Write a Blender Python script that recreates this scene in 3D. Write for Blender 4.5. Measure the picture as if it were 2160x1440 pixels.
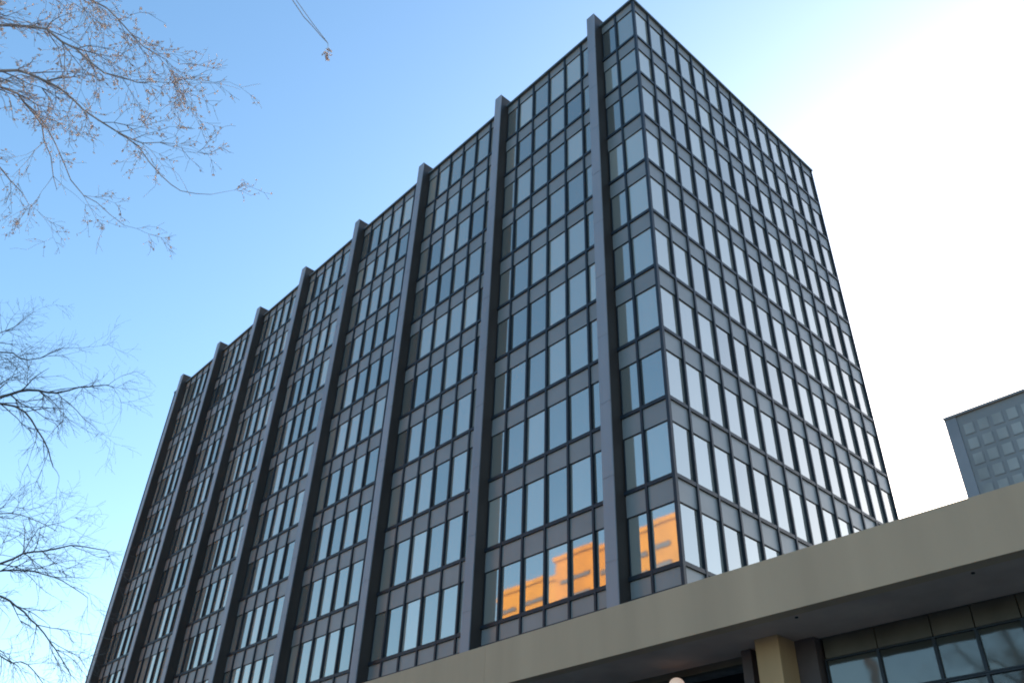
import bpy, bmesh, math, random
from mathutils import Vector, Matrix
for o in list(bpy.data.objects): bpy.data.objects.remove(o)
S = bpy.context.scene
COL = S.collection

# ---------------------------------------------------------------- camera
CAM = Vector((18.17, -24.79, 1.6))
R = ((0.678571, 0.733894, 0.030662), (-0.414916, 0.417415, -0.808461), (-0.606124, 0.535877, 0.58775))
cd = bpy.data.cameras.new('camera'); cam = bpy.data.objects.new('camera', cd); COL.objects.link(cam)
right = Vector(R[0]); down = Vector(R[1]); fwd = Vector(R[2])
m = Matrix((right, -down, -fwd)).transposed().to_4x4(); m.translation = CAM
cam.matrix_world = m
cd.sensor_width = 36; cd.lens = 1816 / 2160 * 36
cd.clip_start = 0.1; cd.clip_end = 6000
S.camera = cam

# ---------------------------------------------------------------- light
SUN_AZ = math.radians(96.0)      # measured from +X towards +Y
SUN_EL = math.radians(18.5)
W = bpy.data.worlds.new('World'); S.world = W; W.use_nodes = True
nt = W.node_tree; nt.nodes.clear()
sky = nt.nodes.new('ShaderNodeTexSky'); sky.sky_type = 'NISHITA'; sky.sun_disc = False
sky.sun_elevation = SUN_EL
sky.sun_rotation = math.pi / 2 - SUN_AZ
sky.air_density = 1.0; sky.dust_density = 1.8; sky.ozone_density = 1.4; sky.altitude = 50
bg = nt.nodes.new('ShaderNodeBackground'); bg.inputs['Strength'].default_value = 0.15
wo = nt.nodes.new('ShaderNodeOutputWorld')
hs = nt.nodes.new('ShaderNodeHueSaturation'); hs.inputs['Saturation'].default_value = 1.18; hs.inputs['Hue'].default_value = 0.493
nt.links.new(sky.outputs[0], hs.inputs['Color']); nt.links.new(hs.outputs[0], bg.inputs[0]); nt.links.new(bg.outputs[0], wo.inputs[0])
sd = bpy.data.lights.new('sun', 'SUN'); sd.energy = 3.2; sd.angle = math.radians(0.5); sd.color = (1.0, 0.86, 0.68)
so = bpy.data.objects.new('sun', sd); COL.objects.link(so)
sdir = Vector((math.cos(SUN_AZ) * math.cos(SUN_EL), math.sin(SUN_AZ) * math.cos(SUN_EL), math.sin(SUN_EL)))
so.rotation_euler = sdir.to_track_quat('Z', 'Y').to_euler(); so.location = (0, 120, 120)
S.view_settings.view_transform = 'Standard'; S.view_settings.look = 'None'
S.view_settings.exposure = 1.56; S.view_settings.gamma = 1.0
S.cycles.max_bounces = 8
S.cycles.filter_width = 1.9

# ---------------------------------------------------------------- materials
def mat(name, col, rough=0.6, metal=0.0, noise=0.0, nscale=3.0, spec=0.5, streak=False, col2=None):
    M = bpy.data.materials.new(name); M.use_nodes = True
    n = M.node_tree; b = n.nodes['Principled BSDF']
    b.inputs['Roughness'].default_value = rough; b.inputs['Metallic'].default_value = metal
    b.inputs['Specular IOR Level'].default_value = spec
    b.inputs['Base Color'].default_value = (*col, 1)
    if noise > 0:
        tc = n.nodes.new('ShaderNodeTexCoord'); mp = n.nodes.new('ShaderNodeMapping')
        if streak: mp.inputs['Scale'].default_value = (1, 1, 0.12)
        t = n.nodes.new('ShaderNodeTexNoise'); t.inputs['Scale'].default_value = nscale; t.inputs['Detail'].default_value = 7
        r = n.nodes.new('ShaderNodeMix'); r.data_type = 'RGBA'
        c2 = col2 or tuple(c * (1 + noise) for c in col)
        r.inputs[6].default_value = (*[c * (1 - noise) for c in col], 1); r.inputs[7].default_value = (*c2, 1)
        n.links.new(tc.outputs['Object'], mp.inputs[0]); n.links.new(mp.outputs[0], t.inputs[0])
        rp = n.nodes.new('ShaderNodeMapRange'); rp.inputs[1].default_value = 0.3; rp.inputs[2].default_value = 0.7
        n.links.new(t.outputs[0], rp.inputs[0]); n.links.new(rp.outputs[0], r.inputs[0]); n.links.new(r.outputs[2], b.inputs['Base Color'])
    return M

def glass(name, tint, inner, fac, rough=0.03, wave=0.0007):
    """coated office glass: mirrors the surroundings, pale blinds and dark rooms show through"""
    M = bpy.data.materials.new(name); M.use_nodes = True
    n = M.node_tree; n.nodes.clear()
    out = n.nodes.new('ShaderNodeOutputMaterial'); mix = n.nodes.new('ShaderNodeMixShader')
    g = n.nodes.new('ShaderNodeBsdfGlossy'); g.inputs['Roughness'].default_value = rough; g.inputs['Color'].default_value = (*tint, 1)
    d = n.nodes.new('ShaderNodeBsdfDiffuse')
    at = n.nodes.new('ShaderNodeAttribute'); at.attribute_name = 'tone'
    cr = n.nodes.new('ShaderNodeMix'); cr.data_type = 'RGBA'
    cr.inputs[6].default_value = (*[c * 0.4 for c in inner], 1); cr.inputs[7].default_value = (*[c * 1.8 for c in inner], 1)
    n.links.new(at.outputs['Fac'], cr.inputs[0]); n.links.new(cr.outputs[2], d.inputs['Color'])
    tc = n.nodes.new('ShaderNodeTexCoord')
    t = n.nodes.new('ShaderNodeTexNoise'); t.inputs['Scale'].default_value = 0.9; t.inputs['Detail'].default_value = 2
    n.links.new(tc.outputs['Object'], t.inputs[0])
    bp = n.nodes.new('ShaderNodeBump'); bp.inputs['Strength'].default_value = wave; bp.inputs['Distance'].default_value = 1.0
    n.links.new(t.outputs[0], bp.inputs['Height']); n.links.new(bp.outputs[0], g.inputs['Normal'])
    lw = n.nodes.new('ShaderNodeFresnel'); lw.inputs['IOR'].default_value = 1.5
    mm = n.nodes.new('ShaderNodeMath'); mm.operation = 'MULTIPLY_ADD'; mm.inputs[1].default_value = 1 - fac; mm.inputs[2].default_value = fac
    n.links.new(lw.outputs[0], mm.inputs[0]); n.links.new(mm.outputs[0], mix.inputs[0])
    n.links.new(d.outputs[0], mix.inputs[1]); n.links.new(g.outputs[0], mix.inputs[2]); n.links.new(mix.outputs[0], out.inputs[0])
    return M

MAT = dict(
    mullion=mat('dark_anodised_metal', (0.010, 0.016, 0.024), 0.5, 0.0, 0.2, 2.0, 0.35),
    spandrel=mat('grey_spandrel_panel', (0.185, 0.185, 0.182), 0.42, 0.0, 0.12, 0.45, 0.6),
    coping=mat('roof_coping', (0.10, 0.13, 0.15), 0.5, 0.0, 0.15),
    fin=mat('brown_fin_metal', (0.040, 0.031, 0.027), 0.55, 0.0, 0.3, 0.5, 0.3, True),
    finface=mat('fin_face_metal', (0.20, 0.203, 0.225), 0.42, 0.0, 0.16, 0.7, 0.5, True),
    core=mat('dark_wall', (0.05, 0.05, 0.055), 0.8, 0.0, 0.2),
    podium=mat('pale_podium_panel', (0.24, 0.25, 0.25), 0.7, 0.0, 0.12, 0.8),
    roof=mat('roof_gravel', (0.18, 0.17, 0.16), 0.95, 0.0, 0.3, 5),
    fascia=mat('beige_precast', (0.45, 0.30, 0.19), 0.8, 0.0, 0.09, 1.3, 0.3, True),
    soffit=mat('grey_soffit', (0.48, 0.33, 0.25), 0.85, 0.0, 0.16, 1.2),
    joint=mat('dark_joint', (0.06, 0.055, 0.045), 0.9),
    column=mat('ochre_stone', (0.46, 0.285, 0.145), 0.8, 0.0, 0.15, 2.0, 0.3, True),
    brown=mat('brown_stone', (0.085, 0.06, 0.055), 0.8, 0.0, 0.2, 2.0),
    frieze=mat('bronze_panel', (0.075, 0.062, 0.045), 0.45, 0.1, 0.35, 1.5),
    dark=mat('dark_interior', (0.008, 0.008, 0.010), 0.9),
    bark=mat('grey_bark', (0.12, 0.11, 0.105), 0.9, 0.0, 0.35, 4),
    barkw=mat('tan_bark', (0.42, 0.33, 0.29), 0.9, 0.0, 0.35, 4),
    bud=mat('dry_tan_leaf', (0.68, 0.52, 0.45), 0.8, 0.0, 0.3, 2),
    asphalt=mat('asphalt', (0.05, 0.05, 0.052), 0.95, 0.0, 0.25, 2),
    ground=mat('ground_cover', (0.12, 0.115, 0.09), 0.95, 0.0, 0.3, 0.1),
    pave=mat('concrete_paving', (0.30, 0.29, 0.27), 0.9, 0.0, 0.15, 1.5),
    orange=mat('orange_brick', (0.46, 0.195, 0.006), 0.9, 0.0, 0.14, 0.35),
    orange2=mat('amber_brick', (0.46, 0.215, 0.010), 0.9, 0.0, 0.14, 0.35),
    brick=mat('brown_brick', (0.10, 0.065, 0.05), 0.9, 0.0, 0.2, 0.4),
    slate=mat('slate_cladding', (0.18, 0.182, 0.187), 0.75, 0.0, 0.20, 0.09, 0.3),
    slatewin=mat('dull_window', (0.205, 0.205, 0.20), 0.75, 0.0, 0.35, 0.12, 0.3),
)
_n = MAT['bud'].node_tree; _b = _n.nodes['Principled BSDF']; _t = _n.nodes.new('ShaderNodeBsdfTranslucent'); _t.inputs[0].default_value = (.72, .54, .46, 1)
_m = _n.nodes.new('ShaderNodeMixShader'); _m.inputs[0].default_value = .5
_n.links.new(_b.outputs[0], _m.inputs[1]); _n.links.new(_t.outputs[0], _m.inputs[2]); _n.links.new(_m.outputs[0], _n.nodes['Material Output'].inputs['Surface'])
MAT['glass_l'] = glass('blue_office_glass', (0.92, 0.85, 0.76), (0.22, 0.21, 0.185), 0.33)
MAT['glass_r'] = MAT['glass_l']
MAT['glass_low'] = glass('entrance_glass', (0.50, 0.47, 0.43), (0.035, 0.035, 0.03), 0.14, 0.05, 0.012)
MAT['glass_dull'] = glass('street_glass', (0.6, 0.62, 0.65), (0.05, 0.05, 0.05), 0.25, 0.1)
lm = bpy.data.materials.new('lamp_glow'); lm.use_nodes = True
pb = lm.node_tree.nodes['Principled BSDF']; pb.inputs['Base Color'].default_value = (0.8, 0.7, 0.62, 1)
pb.inputs['Emission Color'].default_value = (1.0, 0.72, 0.58, 1); pb.inputs['Emission Strength'].default_value = 0.14
MAT['lamp'] = lm

# ---------------------------------------------------------------- helpers
class MB:
    def __init__(s): s.v = []; s.f = []; s.mi = []; s.tone = []
    def box(s, x0, x1, y0, y1, z0, z1, mi=0, tone=0.5):
        i = len(s.v)
        s.v += [(x0, y0, z0), (x1, y0, z0), (x1, y1, z0), (x0, y1, z0), (x0, y0, z1), (x1, y0, z1), (x1, y1, z1), (x0, y1, z1)]
        s.f += [(i, i+3, i+2, i+1), (i+4, i+5, i+6, i+7), (i, i+1, i+5, i+4), (i+1, i+2, i+6, i+5), (i+2, i+3, i+7, i+6), (i+3, i, i+4, i+7)]
        s.mi += [mi] * 6; s.tone += [tone] * 6
        return s
    def tube(s, pts, rads, n=4, cap=True):
        base = len(s.v); up = Vector((0.31, 0.17, 0.93))
        for k, p in enumerate(pts):
            a = pts[max(k-1, 0)]; b = pts[min(k+1, len(pts)-1)]
            d = (b - a).normalized(); u = d.cross(up)
            if u.length < 1e-3: u = d.cross(Vector((1, 0, 0)))
            u.normalize(); w = d.cross(u)
            for j in range(n):
                t = 2 * math.pi * j / n
                q = p + (u * math.cos(t) + w * math.sin(t)) * rads[k]; s.v.append(q[:])
        for k in range(len(pts) - 1):
            for j in range(n):
                a = base + k*n + j; b = base + k*n + (j+1) % n
                s.f.append((a, b, b + n, a + n)); s.mi.append(0); s.tone.append(.5)
        if cap and n >= 3:
            s.f.append(tuple(base + (len(pts)-1)*n + j for j in range(n))); s.mi.append(0); s.tone.append(.5)
    def build(s, name, mats, parent=None, bevel=0.0):
        me = bpy.data.meshes.new(name); me.from_pydata(s.v, [], s.f)
        for mm_ in (mats if isinstance(mats, (list, tuple)) else [mats]): me.materials.append(mm_)
        me.polygons.foreach_set('material_index', s.mi)
        a = me.attributes.new('tone', 'FLOAT', 'FACE'); a.data.foreach_set('value', s.tone)
        me.update()
        o = bpy.data.objects.new(name, me); COL.objects.link(o)
        if parent: o.parent = parent
        if bevel: 
            bm_ = o.modifiers.new('edge', 'BEVEL'); bm_.width = bevel; bm_.segments = 2; bm_.limit_method = 'ANGLE'
        return o

def tag(o, label=None, cat=None, group=None, kind=None):
    if label: o['label'] = label
    if cat: o['category'] = cat
    if group: o['group'] = group
    if kind: o['kind'] = kind
    return o
def thing(name, label, cat, group=None, loc=(0, 0, 0)):
    o = bpy.data.objects.new(name, None); o.location = loc; COL.objects.link(o)
    return tag(o, label, cat, group)
rng = random.Random(7)

# ---------------------------------------------------------------- ground
tag(MB().box(-1500, 1500, -1500, 1500, -1, 0).build('ground', MAT['ground']), kind='structure')
tag(MB().box(-300, 300, -60, -33, 0.004, 0.008).build('road', MAT['asphalt']), kind='structure')
tag(MB().box(-300, 300, -32.9, -13.5, 0.004, 0.12).build('pavement', MAT['pave']), kind='structure')

# ---------------------------------------------------------------- office tower
TOP = 49.35; F = 3.6; ROW0 = 45.93
LEDGE = [ROW0] + [46.155 - F * k for k in range(1, 10)]      # ledge heights, top to bottom
BASE = 12.95; LENY = 19.81; NY = 14; MY = LENY / NY
FC = [2.90, 11.55, 20.2, 28.65, 36.8, 44.7, 52.5, 60.55]     # fin centres along the long facade
HALF = 0.30; FD = 0.60
XEND = 63.1
tower = thing('office_tower', 'tall dark-glass office tower with projecting vertical fins, rising behind the beige fascia', 'office building')

core = MB(); core.box(-XEND + .1, -.14, .16, LENY - .1, BASE, TOP - .05); core.build('wall', MAT['core'], tower)
pod = MB(); pod.box(-XEND + .5, -.7, .75, LENY - .5, 0, BASE - .003)
for k in range(1, 44): pod.box(-k*1.42 - .02, -k*1.42 + .02, .735, .75, 0.3, BASE - .1)
pod.build('base_wall', MAT['podium'], tower)
cp = MB(); cp.box(-XEND, .10, -.12, .25, TOP, TOP + .14); cp.box(-.25, .10, .25, LENY + .1, TOP, TOP + .14)
cp.box(-XEND, -.25, LENY - .25, LENY + .1, TOP, TOP + .14); cp.box(-XEND, -XEND + .3, .25, LENY - .25, TOP, TOP + .14)
cp.build('coping', MAT['coping'], tower)
rf = MB(); rf.box(-XEND + .3, -.25, .25, LENY - .25, TOP - .04, TOP + .03); rf.build('roof', MAT['roof'], tower)
# lower edge strip of the curtain wall
eb = MB(); eb.box(-XEND, .06, -.06, .3, BASE - .14, BASE - .004); eb.box(-.3, .06, .3, LENY, BASE - .14, BASE - .004); eb.build('base_rail', MAT['mullion'], tower)

# mullion positions on the long facade
XM = []; cells = []                      # cells: x ranges of panes
edges = [0.0]
for i, c in enumerate(FC):
    prev = FC[i-1] if i else None
    if i == 0:
        XM.append(c / 2); 
        cells += [(0.10, XM[-1]), (XM[-1], c - HALF)]
    else:
        step = (c - prev) / 6; ms = [prev + step * j for j in range(1, 6)]
        XM += ms
        cells += [(prev + HALF, ms[0])] + [(ms[j], ms[j+1]) for j in range(4)] + [(ms[4], c - HALF)]
XM.append(FC[-1] + 1.3); cells += [(FC[-1] + HALF, XM[-1]), (XM[-1], XEND - .06)]
for x in XM:
    b = MB(); b.box(-x - .055, -x + .055, -.03, .10, BASE, TOP); b.build('mullion', MAT['mullion'], tower)
for j in range(1, NY + 1):
    y = j * MY; w = .055
    b = MB(); b.box(-.10, .035, y - w, y + w, BASE, TOP); b.build('mullion', MAT['mullion'], tower)
b = MB(); b.box(-.10, .05, -.05, .10, BASE, TOP); b.build('corner_post', MAT['mullion'], tower)
b = MB(); b.box(-XEND, -XEND + .12, -.05, .12, BASE, TOP); b.build('corner_post', MAT['mullion'], tower)

for i, c in enumerate(FC):
    z1 = TOP + .85
    b = MB(); b.box(-c - HALF, -c + HALF, -FD, .155, 0, z1); b.box(-c - HALF, -c + HALF, .155, .42, TOP + .14, z1)
    fo = b.build('fin', MAT['fin'], tower)
    b = MB(); zj = 0.0
    while zj < z1 + .03:
        ze = min(zj + F, z1 + .03); e = rng.uniform(-.003, .003); b.box(-c - HALF - .004, -c + HALF + .004, -FD - .03 + e, -FD + .03, zj + .01, ze - .01); zj += F
    b.box(-c - HALF + .01, -c + HALF - .01, -FD - .015, -FD + .02, 0, z1); b.build('face_plate', MAT['finface'], fo)
    b = MB(); b.box(-c - HALF + .02, -c + HALF - .02, -FD + .035, .42, z1 + .001, z1 + .03); b.build('cap', MAT['coping'], fo)

# ledges: one per floor and facade, spandrel bands under each
for k, z in enumerate(LEDGE):
    b = MB(); xs = [0.10] + [v for c in FC for v in (c - HALF, c + HALF)] + [XEND]
    for q in range(0, len(xs), 2): b.box(-xs[q+1], -xs[q], -.02, .12, z - .07, z + .10)
    b.build('ledge', MAT['mullion'], tower)
    b = MB(); b.box(-.12, .02, .10, LENY, z - .07, z + .10); b.build('ledge', MAT['mullion'], tower)
SPB = [TOP] + [z - .07 for z in LEDGE]
SPH = 0.98
def brng(): return rng.uniform(-.02, .02)
for k, z in enumerate(SPB):
    h = SPH if k else .70
    lo = max(z - h, BASE)
    for side in (0, 1):
        b = MB()
        if side == 0:
            b.box(-XEND + .12, -.10, .145, .157, lo, z - .002)
            for a, c in cells: b.box(-c + .03, -a - .03, .055 + rng.uniform(-.004, .004), .155, lo, z - .002)
        else:
            b.box(-.157, -.145, .10, LENY, lo, z - .002)
            for j in range(NY): b.box(-.155, -.055 + rng.uniform(-.004, .004), j*MY + (.03 if j else .1), (j+1)*MY - .03, lo, z - .002)
        b.build('spandrel', MAT['spandrel'], tower)

# windows: (facade, a, b, z0, z1)
wins = []
for k, z in enumerate(LEDGE):
    top = (SPB[k] - (SPH if k else .70)); bot = z + .10
    for a, c in cells: wins.append((0, a + .05, c - .05, bot, top))
    for j in range(NY): wins.append((1, j*MY + (.1 if j == 0 else .05), (j+1)*MY - .05, bot, top))
def shown(w):
    """size in the picture, zero when out of frame or behind the fascia or a fin"""
    s, a, c, z0, z1 = w
    def P(p):
        d = p - CAM; q = (right.dot(d), down.dot(d), fwd.dot(d))
        return (1080 + 1816 * q[0] / q[2], 720 + 1816 * q[1] / q[2])
    if s == 0: cs = [Vector((-a, 0, z0)), Vector((-c, 0, z0)), Vector((-c, 0, z1)), Vector((-a, 0, z1))]
    else: cs = [Vector((0, a, z0)), Vector((0, c, z0)), Vector((0, c, z1)), Vector((0, a, z1))]
    q = [P(p) for p in cs]
    mx = sum(p[0] for p in q) / 4; my = sum(p[1] for p in q) / 4
    if not (0 < mx < 2160 and 0 < my < 1440): return 0
    if my > 1440 - (mx - 800) * .319 - 4: return 0
    ar = abs(sum(q[i][0]*q[(i+1) % 4][1] - q[(i+1) % 4][0]*q[i][1] for i in range(4))) / 2
    if s == 0:      # hidden by the fin on its near side
        near = [f for f in FC if f + HALF <= a + .4]
        if near:
            f = near[-1] + HALF; t = (CAM.x + (a + c) / 2) / -CAM.y
            if (a + c) / 2 - f < FD * t * .9: ar *= .2
    return ar
order = sorted(range(len(wins)), key=lambda i: -shown(wins[i]))
single = set(order[:100])
def win_geo(w, fr, gl, mi=(0, 0)):
    s, a, c, z0, z1 = w; t = .035; tone = min(1, max(0, rng.gauss(.45, .28)))
    yy = .10
    tl = rng.uniform(-.010, .010)
    def B(mb, u0, u1, d0, d1, q0, q1, m_):
        if s == 0: mb.box(-u1, -u0, d0, d1, q0, q1, m_, tone)
        else: mb.box(-d1, -d0, u0, u1, q0, q1, m_, tone)
    B(fr, a, a + t, .05, .15, z0, z1, mi[0]); B(fr, c - t, c, .05, .15, z0, z1, mi[0])
    B(fr, a + t, c - t, .05, .15, z0, z0 + t, mi[0]); B(fr, a + t, c - t, .05, .15, z1 - t, z1, mi[0])
    # the pane: a thin sheet tipped by a hair, as real panes are
    i = len(gl.v); e = tl * .5; g = rng.uniform(-.003, .003)
    q = [(a + t, z0 + t, yy - e - g), (c - t, z0 + t, yy - e + g), (c - t, z1 - t, yy + e + g), (a + t, z1 - t, yy + e - g)]
    if s == 0: fr_ = [(-u, d, zz) for u, zz, d in q]; bk = [(-u, d + .012, zz) for u, zz, d in q]; o = (3, 2, 1, 0)
    else: fr_ = [(-d, u, zz) for u, zz, d in q]; bk = [(-d - .012, u, zz) for u, zz, d in q]; o = (0, 1, 2, 3)
    gl.v += fr_ + bk
    gl.f += [tuple(i + k for k in o), tuple(i + 4 + k for k in reversed(o))]
    for k in range(4):
        k2 = (k + 1) % 4; gl.f.append((i+k, i+k2, i+4+k2, i+4+k))
    gl.mi += [mi[1]] * 6; gl.tone += [tone] * 6
rest = MB()
for i, w in enumerate(wins):
    if i in single:
        f_ = MB(); g_ = MB(); win_geo(w, f_, g_)
        fo = f_.build('window', MAT['mullion'], tower); g_.build('pane', MAT['glass_l'], fo)
    else: win_geo(w, rest, rest, (0, 1))
tag(rest.build('window', [MAT['mullion'], MAT['glass_l']], tower), kind='stuff')

# ---------------------------------------------------------------- low building in front
low = thing('low_building', 'low building with a long beige fascia over a dark recessed glass front', 'building')
YF = -14.65; YW = -13.3; ZS = 5.505; ZT = 6.235; XL, XR = -40.0, 60.0
fb = MB()
x = XL
while x < XR:
    nx = min(x + (10.3 if x == XL else 12.0), XR)
    fb.box(x + .002, nx - .002, YF, YF + .22, ZS - .02, ZT); x = nx
fas = fb.build('fascia', MAT['fascia'], low, .004)
jb = MB(); jb.box(XL, XR, YF + .05, YF + .20, ZS, ZT - .03); jb.build('joint', MAT['joint'], fas)
sf = MB(); sf.box(XL, XR, YF + .22, YW, ZS, ZS + .12); sf.build('soffit', MAT['soffit'], low)
sl = MB(); sl.box(XL, XR, YF + .22, -3.0, ZS + .125, ZT - .06); sl.build('roof', MAT['roof'], low)
# walls either side of and behind the glass
bw = MB(); bw.box(XL, XR, -12.2, -3.0, 0, ZS + .12); bw.box(XL, 8.2, YW, -12.2, 0, ZS + .12); bw.box(26, XR, YW, -12.2, 0, ZS + .12)
bw.build('wall', MAT['dark'], low)
def block(name, x0, x1, y0, y1, z0, z1, m_, lab=None):
    o = MB().box(x0, x1, y0, y1, z0, z1).build(name, m_, low, .01)
    if lab: o['label'] = lab
    return o
block('column', 11.28, 11.66, -13.86, -13.42, 0, ZS, MAT['column'], 'ochre stone column under the soffit')
block('column', 10.83, 11.00, -13.55, -13.3, 0, ZS, MAT['brown'], 'narrow brown pilaster beside the ochre column')
block('column', 11.66, 11.98, -13.44, -13.2, 0, ZS, MAT['brown'], 'brown pilaster beside the ochre column')
# glazed front right of the columns
WX = [12.02, 12.80, 13.56, 14.10, 14.66, 15.22, 15.80, 16.4, 17.0, 17.6, 18.2, 18.8, 19.4, 20.0, 20.6]
for i in range(len(WX) - 1):
    a, c = WX[i], WX[i+1]
    o = MB().box(a + .006, c - .006, YW, YW + .1, 5.215, ZS - .006).build('frieze_panel', MAT['frieze'], low, .006)
    f_ = MB(); t = .02
    for (z0, z1) in ((4.665, 5.205), (3.4, 4.66), (2.1, 3.395), (0.15, 2.095)):
        f_.box(a, a + t, YW - .02, YW + .06, z0, z1); f_.box(c - t, c, YW - .02, YW + .06, z0, z1)
        f_.box(a + t, c - t, YW - .02, YW + .06, z0, z0 + t); f_.box(a + t, c - t, YW - .02, YW + .06, z1 - t, z1)
    fo = f_.build('window', MAT['mullion'], low)
    for (z0, z1) in ((4.665, 5.205), (3.4, 4.66), (2.1, 3.395), (0.15, 2.095)):
        e = rng.uniform(-.01, .01)
        g_ = MB(); g_.box(a + t, c - t, YW + .015, YW + .03, z0 + t, z1 - t, 0, rng.random())
        g_.v = [(vx, vy + (e if vz > (z0 + z1) / 2 else -e) * .4, vz) for vx, vy, vz in g_.v]
        g_.build('pane', MAT['glass_low'], fo)
hd = MB(); hd.box(8.2, 10.83, YW, YW + .12, 5.40, ZS - .003); hd.box(8.2, 8.4, YW, YW + .12, 0, 5.40); hd.build('entrance_frame', MAT['frieze'], low)
# two small dark recessed downlights in the soffit
for x in (12.25, 14.6):
    b = MB(); b.tube([Vector((x, -14.3, ZS + .02)), Vector((x, -14.3, ZS - .012))], [.022, .022], 12); b.build('downlight', MAT['dark'], low)

# globe lamp by the entrance
lampP = Vector((9.67, -13.62, 5.19))
gl = thing('globe_lamp', 'small glowing round wall lamp below the soffit, left of the ochre column', 'lamp', loc=lampP)
bm = bmesh.new(); bmesh.ops.create_uvsphere(bm, u_segments=20, v_segments=14, radius=.125)
for v in bm.verts: v.co.z *= .92
for f in bm.faces: f.smooth = True
me = bpy.data.meshes.new('globe'); bm.to_mesh(me); bm.free(); me.materials.append(MAT['lamp'])
o = bpy.data.objects.new('globe', me); COL.objects.link(o); o.parent = gl
b = MB(); b.tube([Vector((0, .33, -.20)), Vector((0, .15, -.20)), Vector((0, .02, -.185)), Vector((0, 0, -.10))], [.02] * 4, 8); b.box(-.06, .06, .315, .345, -.28, -.12)
b.build('bracket', MAT['mullion'], gl)

# ---------------------------------------------------------------- distant building right
db = thing('distant_building', 'grey-blue block with faint square windows, seen above the beige fascia at the right', 'building')
DX, DY, DZ = -15.4, 80.0, 60.3
MB().box(DX, 8, DY, DY + 25, 0, DZ).build('wall', MAT['slate'], db)
MB().box(DX - .15, DX + 1.3, DY - .15, DY, 0, DZ).build('pier', mat('blue_pier', (0.165, 0.168, 0.185), .7, 0, .15, .1), db)
MB().box(DX - .2, 8.2, DY - .35, DY + 25.2, DZ + .002, DZ + .3).build('coping', mat('mauve_coping', (0.20, 0.19, 0.195), .7), db)
n = 0
for r_ in range(8):
    for c_ in range(8):
        if n >= 100: break
        x0 = DX + 1.75 + c_ * 1.75; z1 = DZ - 1.3 - r_ * 2.1
        fo = MB().box(x0, x0 + 1.35, DY - .06, DY + .02, z1 - 1.6, z1).build('window', MAT['slate'], db)
        MB().box(x0 + .12, x0 + 1.23, DY - .075, DY - .062, z1 - 1.48, z1 - .12, 0, rng.random()).build('pane', MAT['slatewin'], fo)
        n += 1

# ---------------------------------------------------------------- buildings across the street, mirrored in the tower
def street_building(name, label, boxes, wm, winspec, mats, group=None):
    t = thing(name, label, 'building', group)
    for (x0, x1, y0, y1, z1), m_ in zip(boxes, mats):
        MB().box(x0, x1, y0, y1, 0, z1).build('wall', m_, t)
        MB().box(x0 - .3, x1 + .3, y0 - .3, y1 + .3, z1 + .002, z1 + .7).build('parapet', m_, t)
    cnt = 0
    for (x0, x1, y, z0, z1, dx, dz, ww, wh) in winspec:
        z = z1
        while z - wh > z0:
            x = x0
            while x + ww < x1 and cnt < 100:
                fo = MB().box(x, x + ww, y, y + .12, z - wh, z).build('window', MAT['mullion'], t)
                MB().box(x + .1, x + ww - .1, y + .121, y + .14, z - wh + .1, z - .1).build('pane', MAT['glass_dull'], fo)
                cnt += 1; x += dx
            z -= dz
    return t
street_building('brick_building', 'sunlit orange brick building mirrored in the tower windows just above the fascia',
    [(-66.0, -52.0, -75, -60, 49.2), (-52.0, -44.0, -74, -59.5, 49.0), (-80, -66.0, -76, -60.6, 46.9), (-44, -34, -75, -60.5, 50.5)], None,
    [(-65.0, -52.5, -60, 36, 46.2, 6.2, 2.6, 5.2, .6), (-51, -44.5, -59.5, 34, 46.4, 3.1, 2.6, 2.5, .7), (-79, -67, -60.6, 34, 44.6, 5.6, 2.6, 4.6, .6), (-43, -34.5, -60.5, 34, 47.8, 3.1, 3.8, 1.6, 1.2)],
    [MAT['orange'], MAT['orange2'], MAT['orange2'], MAT['orange']])
street_building('apartment_building', 'dull brown brick block mirrored in the low windows at the far end of the tower',
    [(-125, -98, -60, -26, 27.0)], None, [(-124, -99, -26, 3, 25.5, 4.2, 3.6, 1.8, 1.7)], [MAT['brick']])

# ---------------------------------------------------------------- bare trees
def rv(r_): return Vector((r_.gauss(0, 1), r_.gauss(0, 1), r_.gauss(0, 1)))
def grow(mb, p, d, L, r0, lev, r_, droop, leafmb=None, leafp=0.0):
    n = max(3, int(L / .16)) if lev > 0 else 3
    pts = [p.copy()]; dd = d.normalized()
    for k in range(n):
        dd = (dd + rv(r_) * .14 + Vector((0, 0, -droop * .05))).normalized()
        pts.append(pts[-1] + dd * (L / n))
    mb.tube(pts, [max(r0 * (1 - .75 * k / n), .0022) for k in range(n + 1)], 3 if r0 < .02 else 5, False)
    if leafmb is not None and lev <= 1:
        for q in pts[1:]:
            if r_.random() < leafp: leaf(leafmb, q, r_)
    if lev > 0:
        kids = r_.randint(4, 6) if lev > 1 else r_.randint(3, 5)
        for _ in range(kids):
            k = r_.randint(1, n); a = pts[k]; t = (pts[k] - pts[k-1]).normalized()
            s = rv(r_); s = (s - t * s.dot(t)).normalized()
            nd = (t * r_.uniform(.6, 1.1) + s * r_.uniform(.5, .9)).normalized()
            grow(mb, a, nd, L * r_.uniform(.38, .68), r0 * .52, lev - 1, r_, droop, leafmb, leafp)
def leaf(mb, q, r_):
    a = rv(r_).normalized() * r_.uniform(.014, .032); b = rv(r_).normalized() * r_.uniform(.012, .026); i = len(mb.v)
    q = q + rv(r_) * .012
    mb.v += [(q - a)[:], (q + b)[:], (q + a)[:], (q - b)[:]]; mb.f.append((i, i+1, i+2, i+3)); mb.mi.append(0); mb.tone.append(.5)
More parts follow.
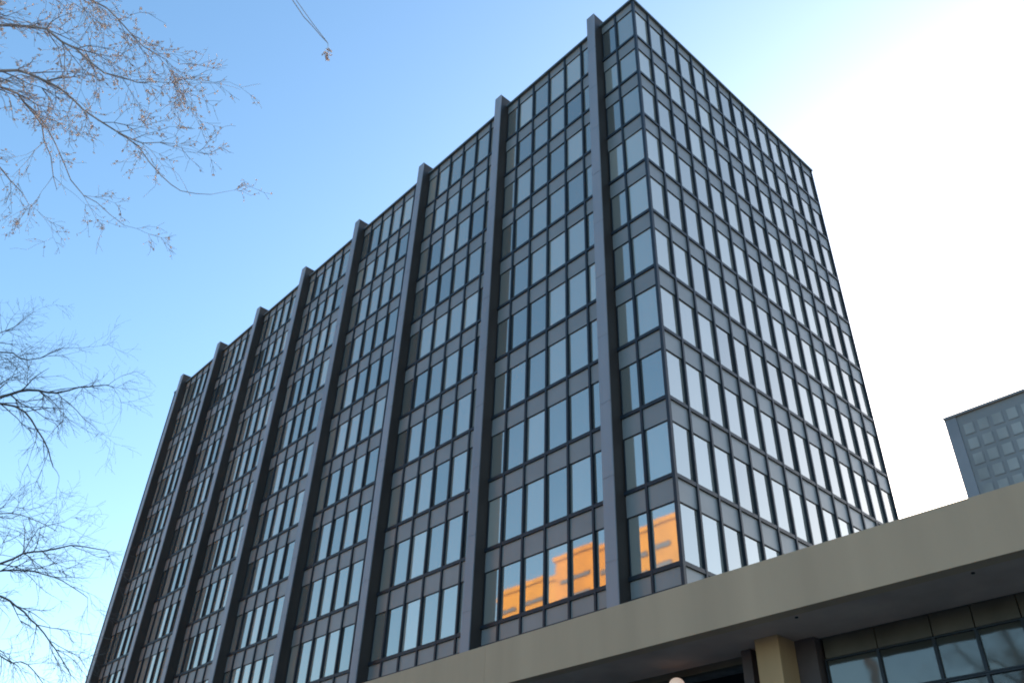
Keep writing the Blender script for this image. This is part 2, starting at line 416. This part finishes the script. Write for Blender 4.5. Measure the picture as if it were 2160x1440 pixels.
def smooth(pts, r_, jit):
    P = [Vector(p) for p in pts]; out = []
    for i in range(len(P) - 1):
        a = P[max(i-1, 0)]; b = P[i]; c = P[i+1]; d = P[min(i+2, len(P)-1)]
        n = max(2, int((c - b).length / .22))
        for k in range(n):
            t = k / n
            q = .5 * ((2*b) + (c - a)*t + (2*a - 5*b + 4*c - d)*t*t + (3*b - a - 3*c + d)*t**3)
            out.append(q + rv(r_) * jit)
    out.append(P[-1]); return out
def bare_tree(name, label, cat, group, trunk, limbs, twig, seed, bark, droop=1.0, leafp=0.0, twigmat=None):
    r_ = random.Random(seed)
    t = thing(name, label, cat, group, loc=(trunk[0][0], trunk[0][1], 0)); off = Vector((trunk[0][0], trunk[0][1], 0))
    tb = MB(); P = smooth(trunk, r_, .02); P = [p - off for p in P]
    r0, r1 = twig['trunk']
    tb.tube(P, [r0 + (r1 - r0) * (k / (len(P)-1)) for k in range(len(P))], 12)
    cb = MB(); lb = MB() if leafp else None
    for lp, ra, rb, dens, ls in limbs:
        Q = [q - off for q in smooth(lp, r_, .012)]; N = len(Q)
        cb.tube(Q, [ra + (rb - ra) * (k / (N-1)) for k in range(N)], 6, False)
        L = sum((Q[k+1] - Q[k]).length for k in range(N-1))
        cnt = int(L * dens)
        for _ in range(cnt):
            k = r_.randint(max(1, int(N * .15)), N - 1); tdir = (Q[k] - Q[k-1]).normalized()
            s = rv(r_); s = (s - tdir * s.dot(tdir)).normalized()
            nd = tdir * r_.uniform(.6, 1.2) + s * r_.uniform(.4, .9)
            rr = max(.004, min(.02, (ra + (rb - ra) * k / N) * .6))
            grow(cb, Q[k], nd, ls * twig['len'] * r_.uniform(.5, 1.15), rr, twig['lev'], r_, droop, lb, leafp)
    tb.build('trunk', bark, t)
    c = cb.build('crown', twigmat or bark, t)
    if lb and lb.f: lb.build('dry_leaves', MAT['bud'], t)['kind'] = 'stuff'
    return t

A = {
 'A1': [(6.87, -26.42, 11.33), (7.75, -25.69, 11.79), (8.32, -25.13, 11.82), (8.57, -24.72, 11.65), (8.81, -24.12, 11.31), (9.12, -23.73, 11.15), (9.51, -23.38, 11.06)],
 'A2': [(6.72, -26.32, 11.17), (7.66, -25.17, 11.44), (7.92, -24.86, 11.42), (8.08, -24.43, 11.3), (8.26, -24.08, 11.03), (8.46, -23.61, 10.76), (8.65, -23.31, 10.63), (8.98, -22.98, 10.61)],
 'A3': [(8.46, -23.61, 10.76), (8.52, -23.33, 10.64), (8.58, -22.92, 10.33), (8.65, -22.64, 10.19), (8.95, -22.31, 10.13)],
 'A4': [(6.72, -26.32, 11.17), (6.93, -25.09, 11.83), (6.84, -24.74, 11.89), (6.64, -24.4, 11.8), (6.27, -24.08, 11.66), (5.94, -23.77, 11.39)],
 'A5': [(6.84, -24.74, 11.89), (6.96, -24.32, 11.55), (6.86, -23.73, 10.94), (6.95, -23.32, 10.67), (7.09, -22.86, 10.44)],
 'A6': [(6.87, -26.42, 11.33), (8.21, -25.63, 12.25), (8.91, -24.99, 12.1), (9.28, -24.48, 11.89), (9.38, -23.89, 11.54), (9.46, -23.57, 11.45)],
 'A7': [(6.95, -26.47, 11.42), (9.4, -25.88, 11.94), (11.16, -24.87, 11.83), (11.93, -23.79, 11.33), (11.95, -22.92, 10.73), (11.93, -22.64, 10.52), (11.98, -22.4, 10.37)],
 'A10': [(11.95, -22.92, 10.73), (11.98, -22.4, 10.37)],
 'A9': [(6.56, -26.22, 10.99), (6.03, -25.07, 11.4), (5.64, -24.39, 11.38), (5.44, -24.0, 11.27)],
}
dn = {'A1': 6.5, 'A2': 5.5, 'A3': 1.2, 'A4': 4.5, 'A5': 3, 'A6': 8, 'A7': 0.0, 'A8': 3, 'A10': 3, 'A9': 3}
ra = {'A7': .016, 'A8': .006, 'A10': .004, 'A3': .010, 'A5': .012}
sc_ = {'A8': .25, 'A10': .22, 'A3': .7}
limbs = [(v, ra.get(k, .030), .004, dn[k], sc_.get(k, 1)) for k, v in A.items()]
bare_tree('bare_tree', 'bare tree with warm tan twigs reaching into the upper left of the sky', 'tree', 'leafless trees by the tower',
    [(5.6, -27.3, 0), (5.7, -27.2, 3), (6.0, -26.9, 6), (6.3, -26.7, 9), (6.6, -26.4, 11.2), (6.4, -26.6, 13.5)],
    limbs, dict(trunk=(.26, .06), len=.66, lev=2), 3, MAT['barkw'], 1.0, .36)
B = {
 'B1': [(-6.9, -24.71, 11.63), (-5.31, -22.8, 12.6), (-4.43, -22.03, 12.87), (-3.83, -21.59, 13.03), (-3.32, -21.04, 12.97), (-2.86, -20.7, 13.07), (-2.35, -20.17, 13.16)],
 'B2': [(-5.31, -22.8, 12.6), (-5.19, -21.88, 13.1), (-5.22, -21.28, 13.11), (-5.42, -20.55, 12.67), (-5.68, -20.02, 12.12)],
 'B3': [(-6.9, -24.71, 11.63), (-6.23, -23.5, 13.56), (-5.38, -22.36, 14.59), (-5.11, -21.68, 14.51), (-4.56, -21.13, 14.92)],
 'B4': [(-3.32, -21.04, 12.97), (-3.17, -20.5, 12.62), (-3.01, -19.91, 12.25)],
 'B5': [(-6.23, -23.5, 13.56), (-5.64, -22.85, 14.82), (-5.35, -22.31, 15.44), (-5.19, -22.13, 15.86)],
 'C1': [(-6.93, -23.24, 8.22), (-5.55, -21.24, 8.65), (-4.89, -20.51, 9.04), (-4.42, -20.2, 9.3), (-4.03, -19.88, 9.28), (-3.63, -19.42, 9.49), (-3.23, -18.71, 9.47)],
 'C2': [(-5.55, -21.24, 8.65), (-5.48, -20.35, 9.08), (-5.21, -19.68, 9.18), (-4.98, -19.02, 9.06), (-4.79, -18.35, 8.77)],
 'C3': [(-6.93, -23.24, 8.22), (-6.75, -20.95, 8.73), (-6.55, -19.92, 8.8), (-6.39, -19.3, 8.53), (-6.24, -18.51, 7.97), (-6.12, -17.77, 7.23)],
 'C4': [(-6.71, -23.65, 9.07), (-6.59, -21.79, 10.24), (-6.45, -20.67, 10.79), (-6.49, -19.99, 10.94), (-6.58, -19.17, 10.82)],
 'C5': [(-4.42, -20.2, 9.3), (-4.11, -20.14, 9.83), (-3.82, -19.72, 10.06)],
 'C6': [(-6.75, -20.95, 8.73), (-6.59, -19.41, 7.43), (-6.45, -18.76, 7.37), (-6.4, -18.04, 6.76)],
}
tr = {'B1': (.085, .010), 'B2': (.04, .012), 'B3': (.05, .010), 'B4': (.014, .006), 'B5': (.03, .006), 'C1': (.06, .010), 'C2': (.03, .008), 'C3': (.055, .010), 'C4': (.035, .008), 'C5': (.014, .006), 'C6': (.03, .008)}
limbs = [(v, *tr[k], 3.2, 1) for k, v in B.items()]
bare_tree('bare_tree', 'grey bare tree whose dark limbs enter the sky beside the far end of the tower', 'tree', 'leafless trees by the tower',
    [(-7.6, -25.2, 0), (-7.5, -25.2, 4), (-7.2, -24.7, 7), (-6.9, -23.7, 8.7), (-6.9, -24.4, 11.6), (-6.9, -24.6, 13.5)],
    limbs, dict(trunk=(.34, .09), len=1.25, lev=2), 5, MAT['bark'], 1.0)
# a street tree behind the viewpoint, seen only mirrored in the entrance glass
r3 = random.Random(11); limbs = []
for i in range(16):
    a = i * 2.4; z0 = 4.5 + i * .5; l = 3.0
    p = Vector((8.2, -32.5, z0)); d = Vector((math.cos(a), math.sin(a), .75)).normalized()
    limbs.append(([p[:], (p + d * l * .4)[:], (p + d * l + Vector((0, 0, .5)))[:]], .07, .012, 3.0, 1))
bare_tree('bare_tree', 'bare street tree seen only as dark branches mirrored in the entrance glass', 'tree', 'leafless trees by the tower',
    [(8.2, -32.5, 0), (8.2, -32.4, 4), (8.2, -32.5, 10.5), (8.25, -32.5, 13.5)], limbs, dict(trunk=(.24, .04), len=1.6, lev=2), 9, MAT['bark'], .3)
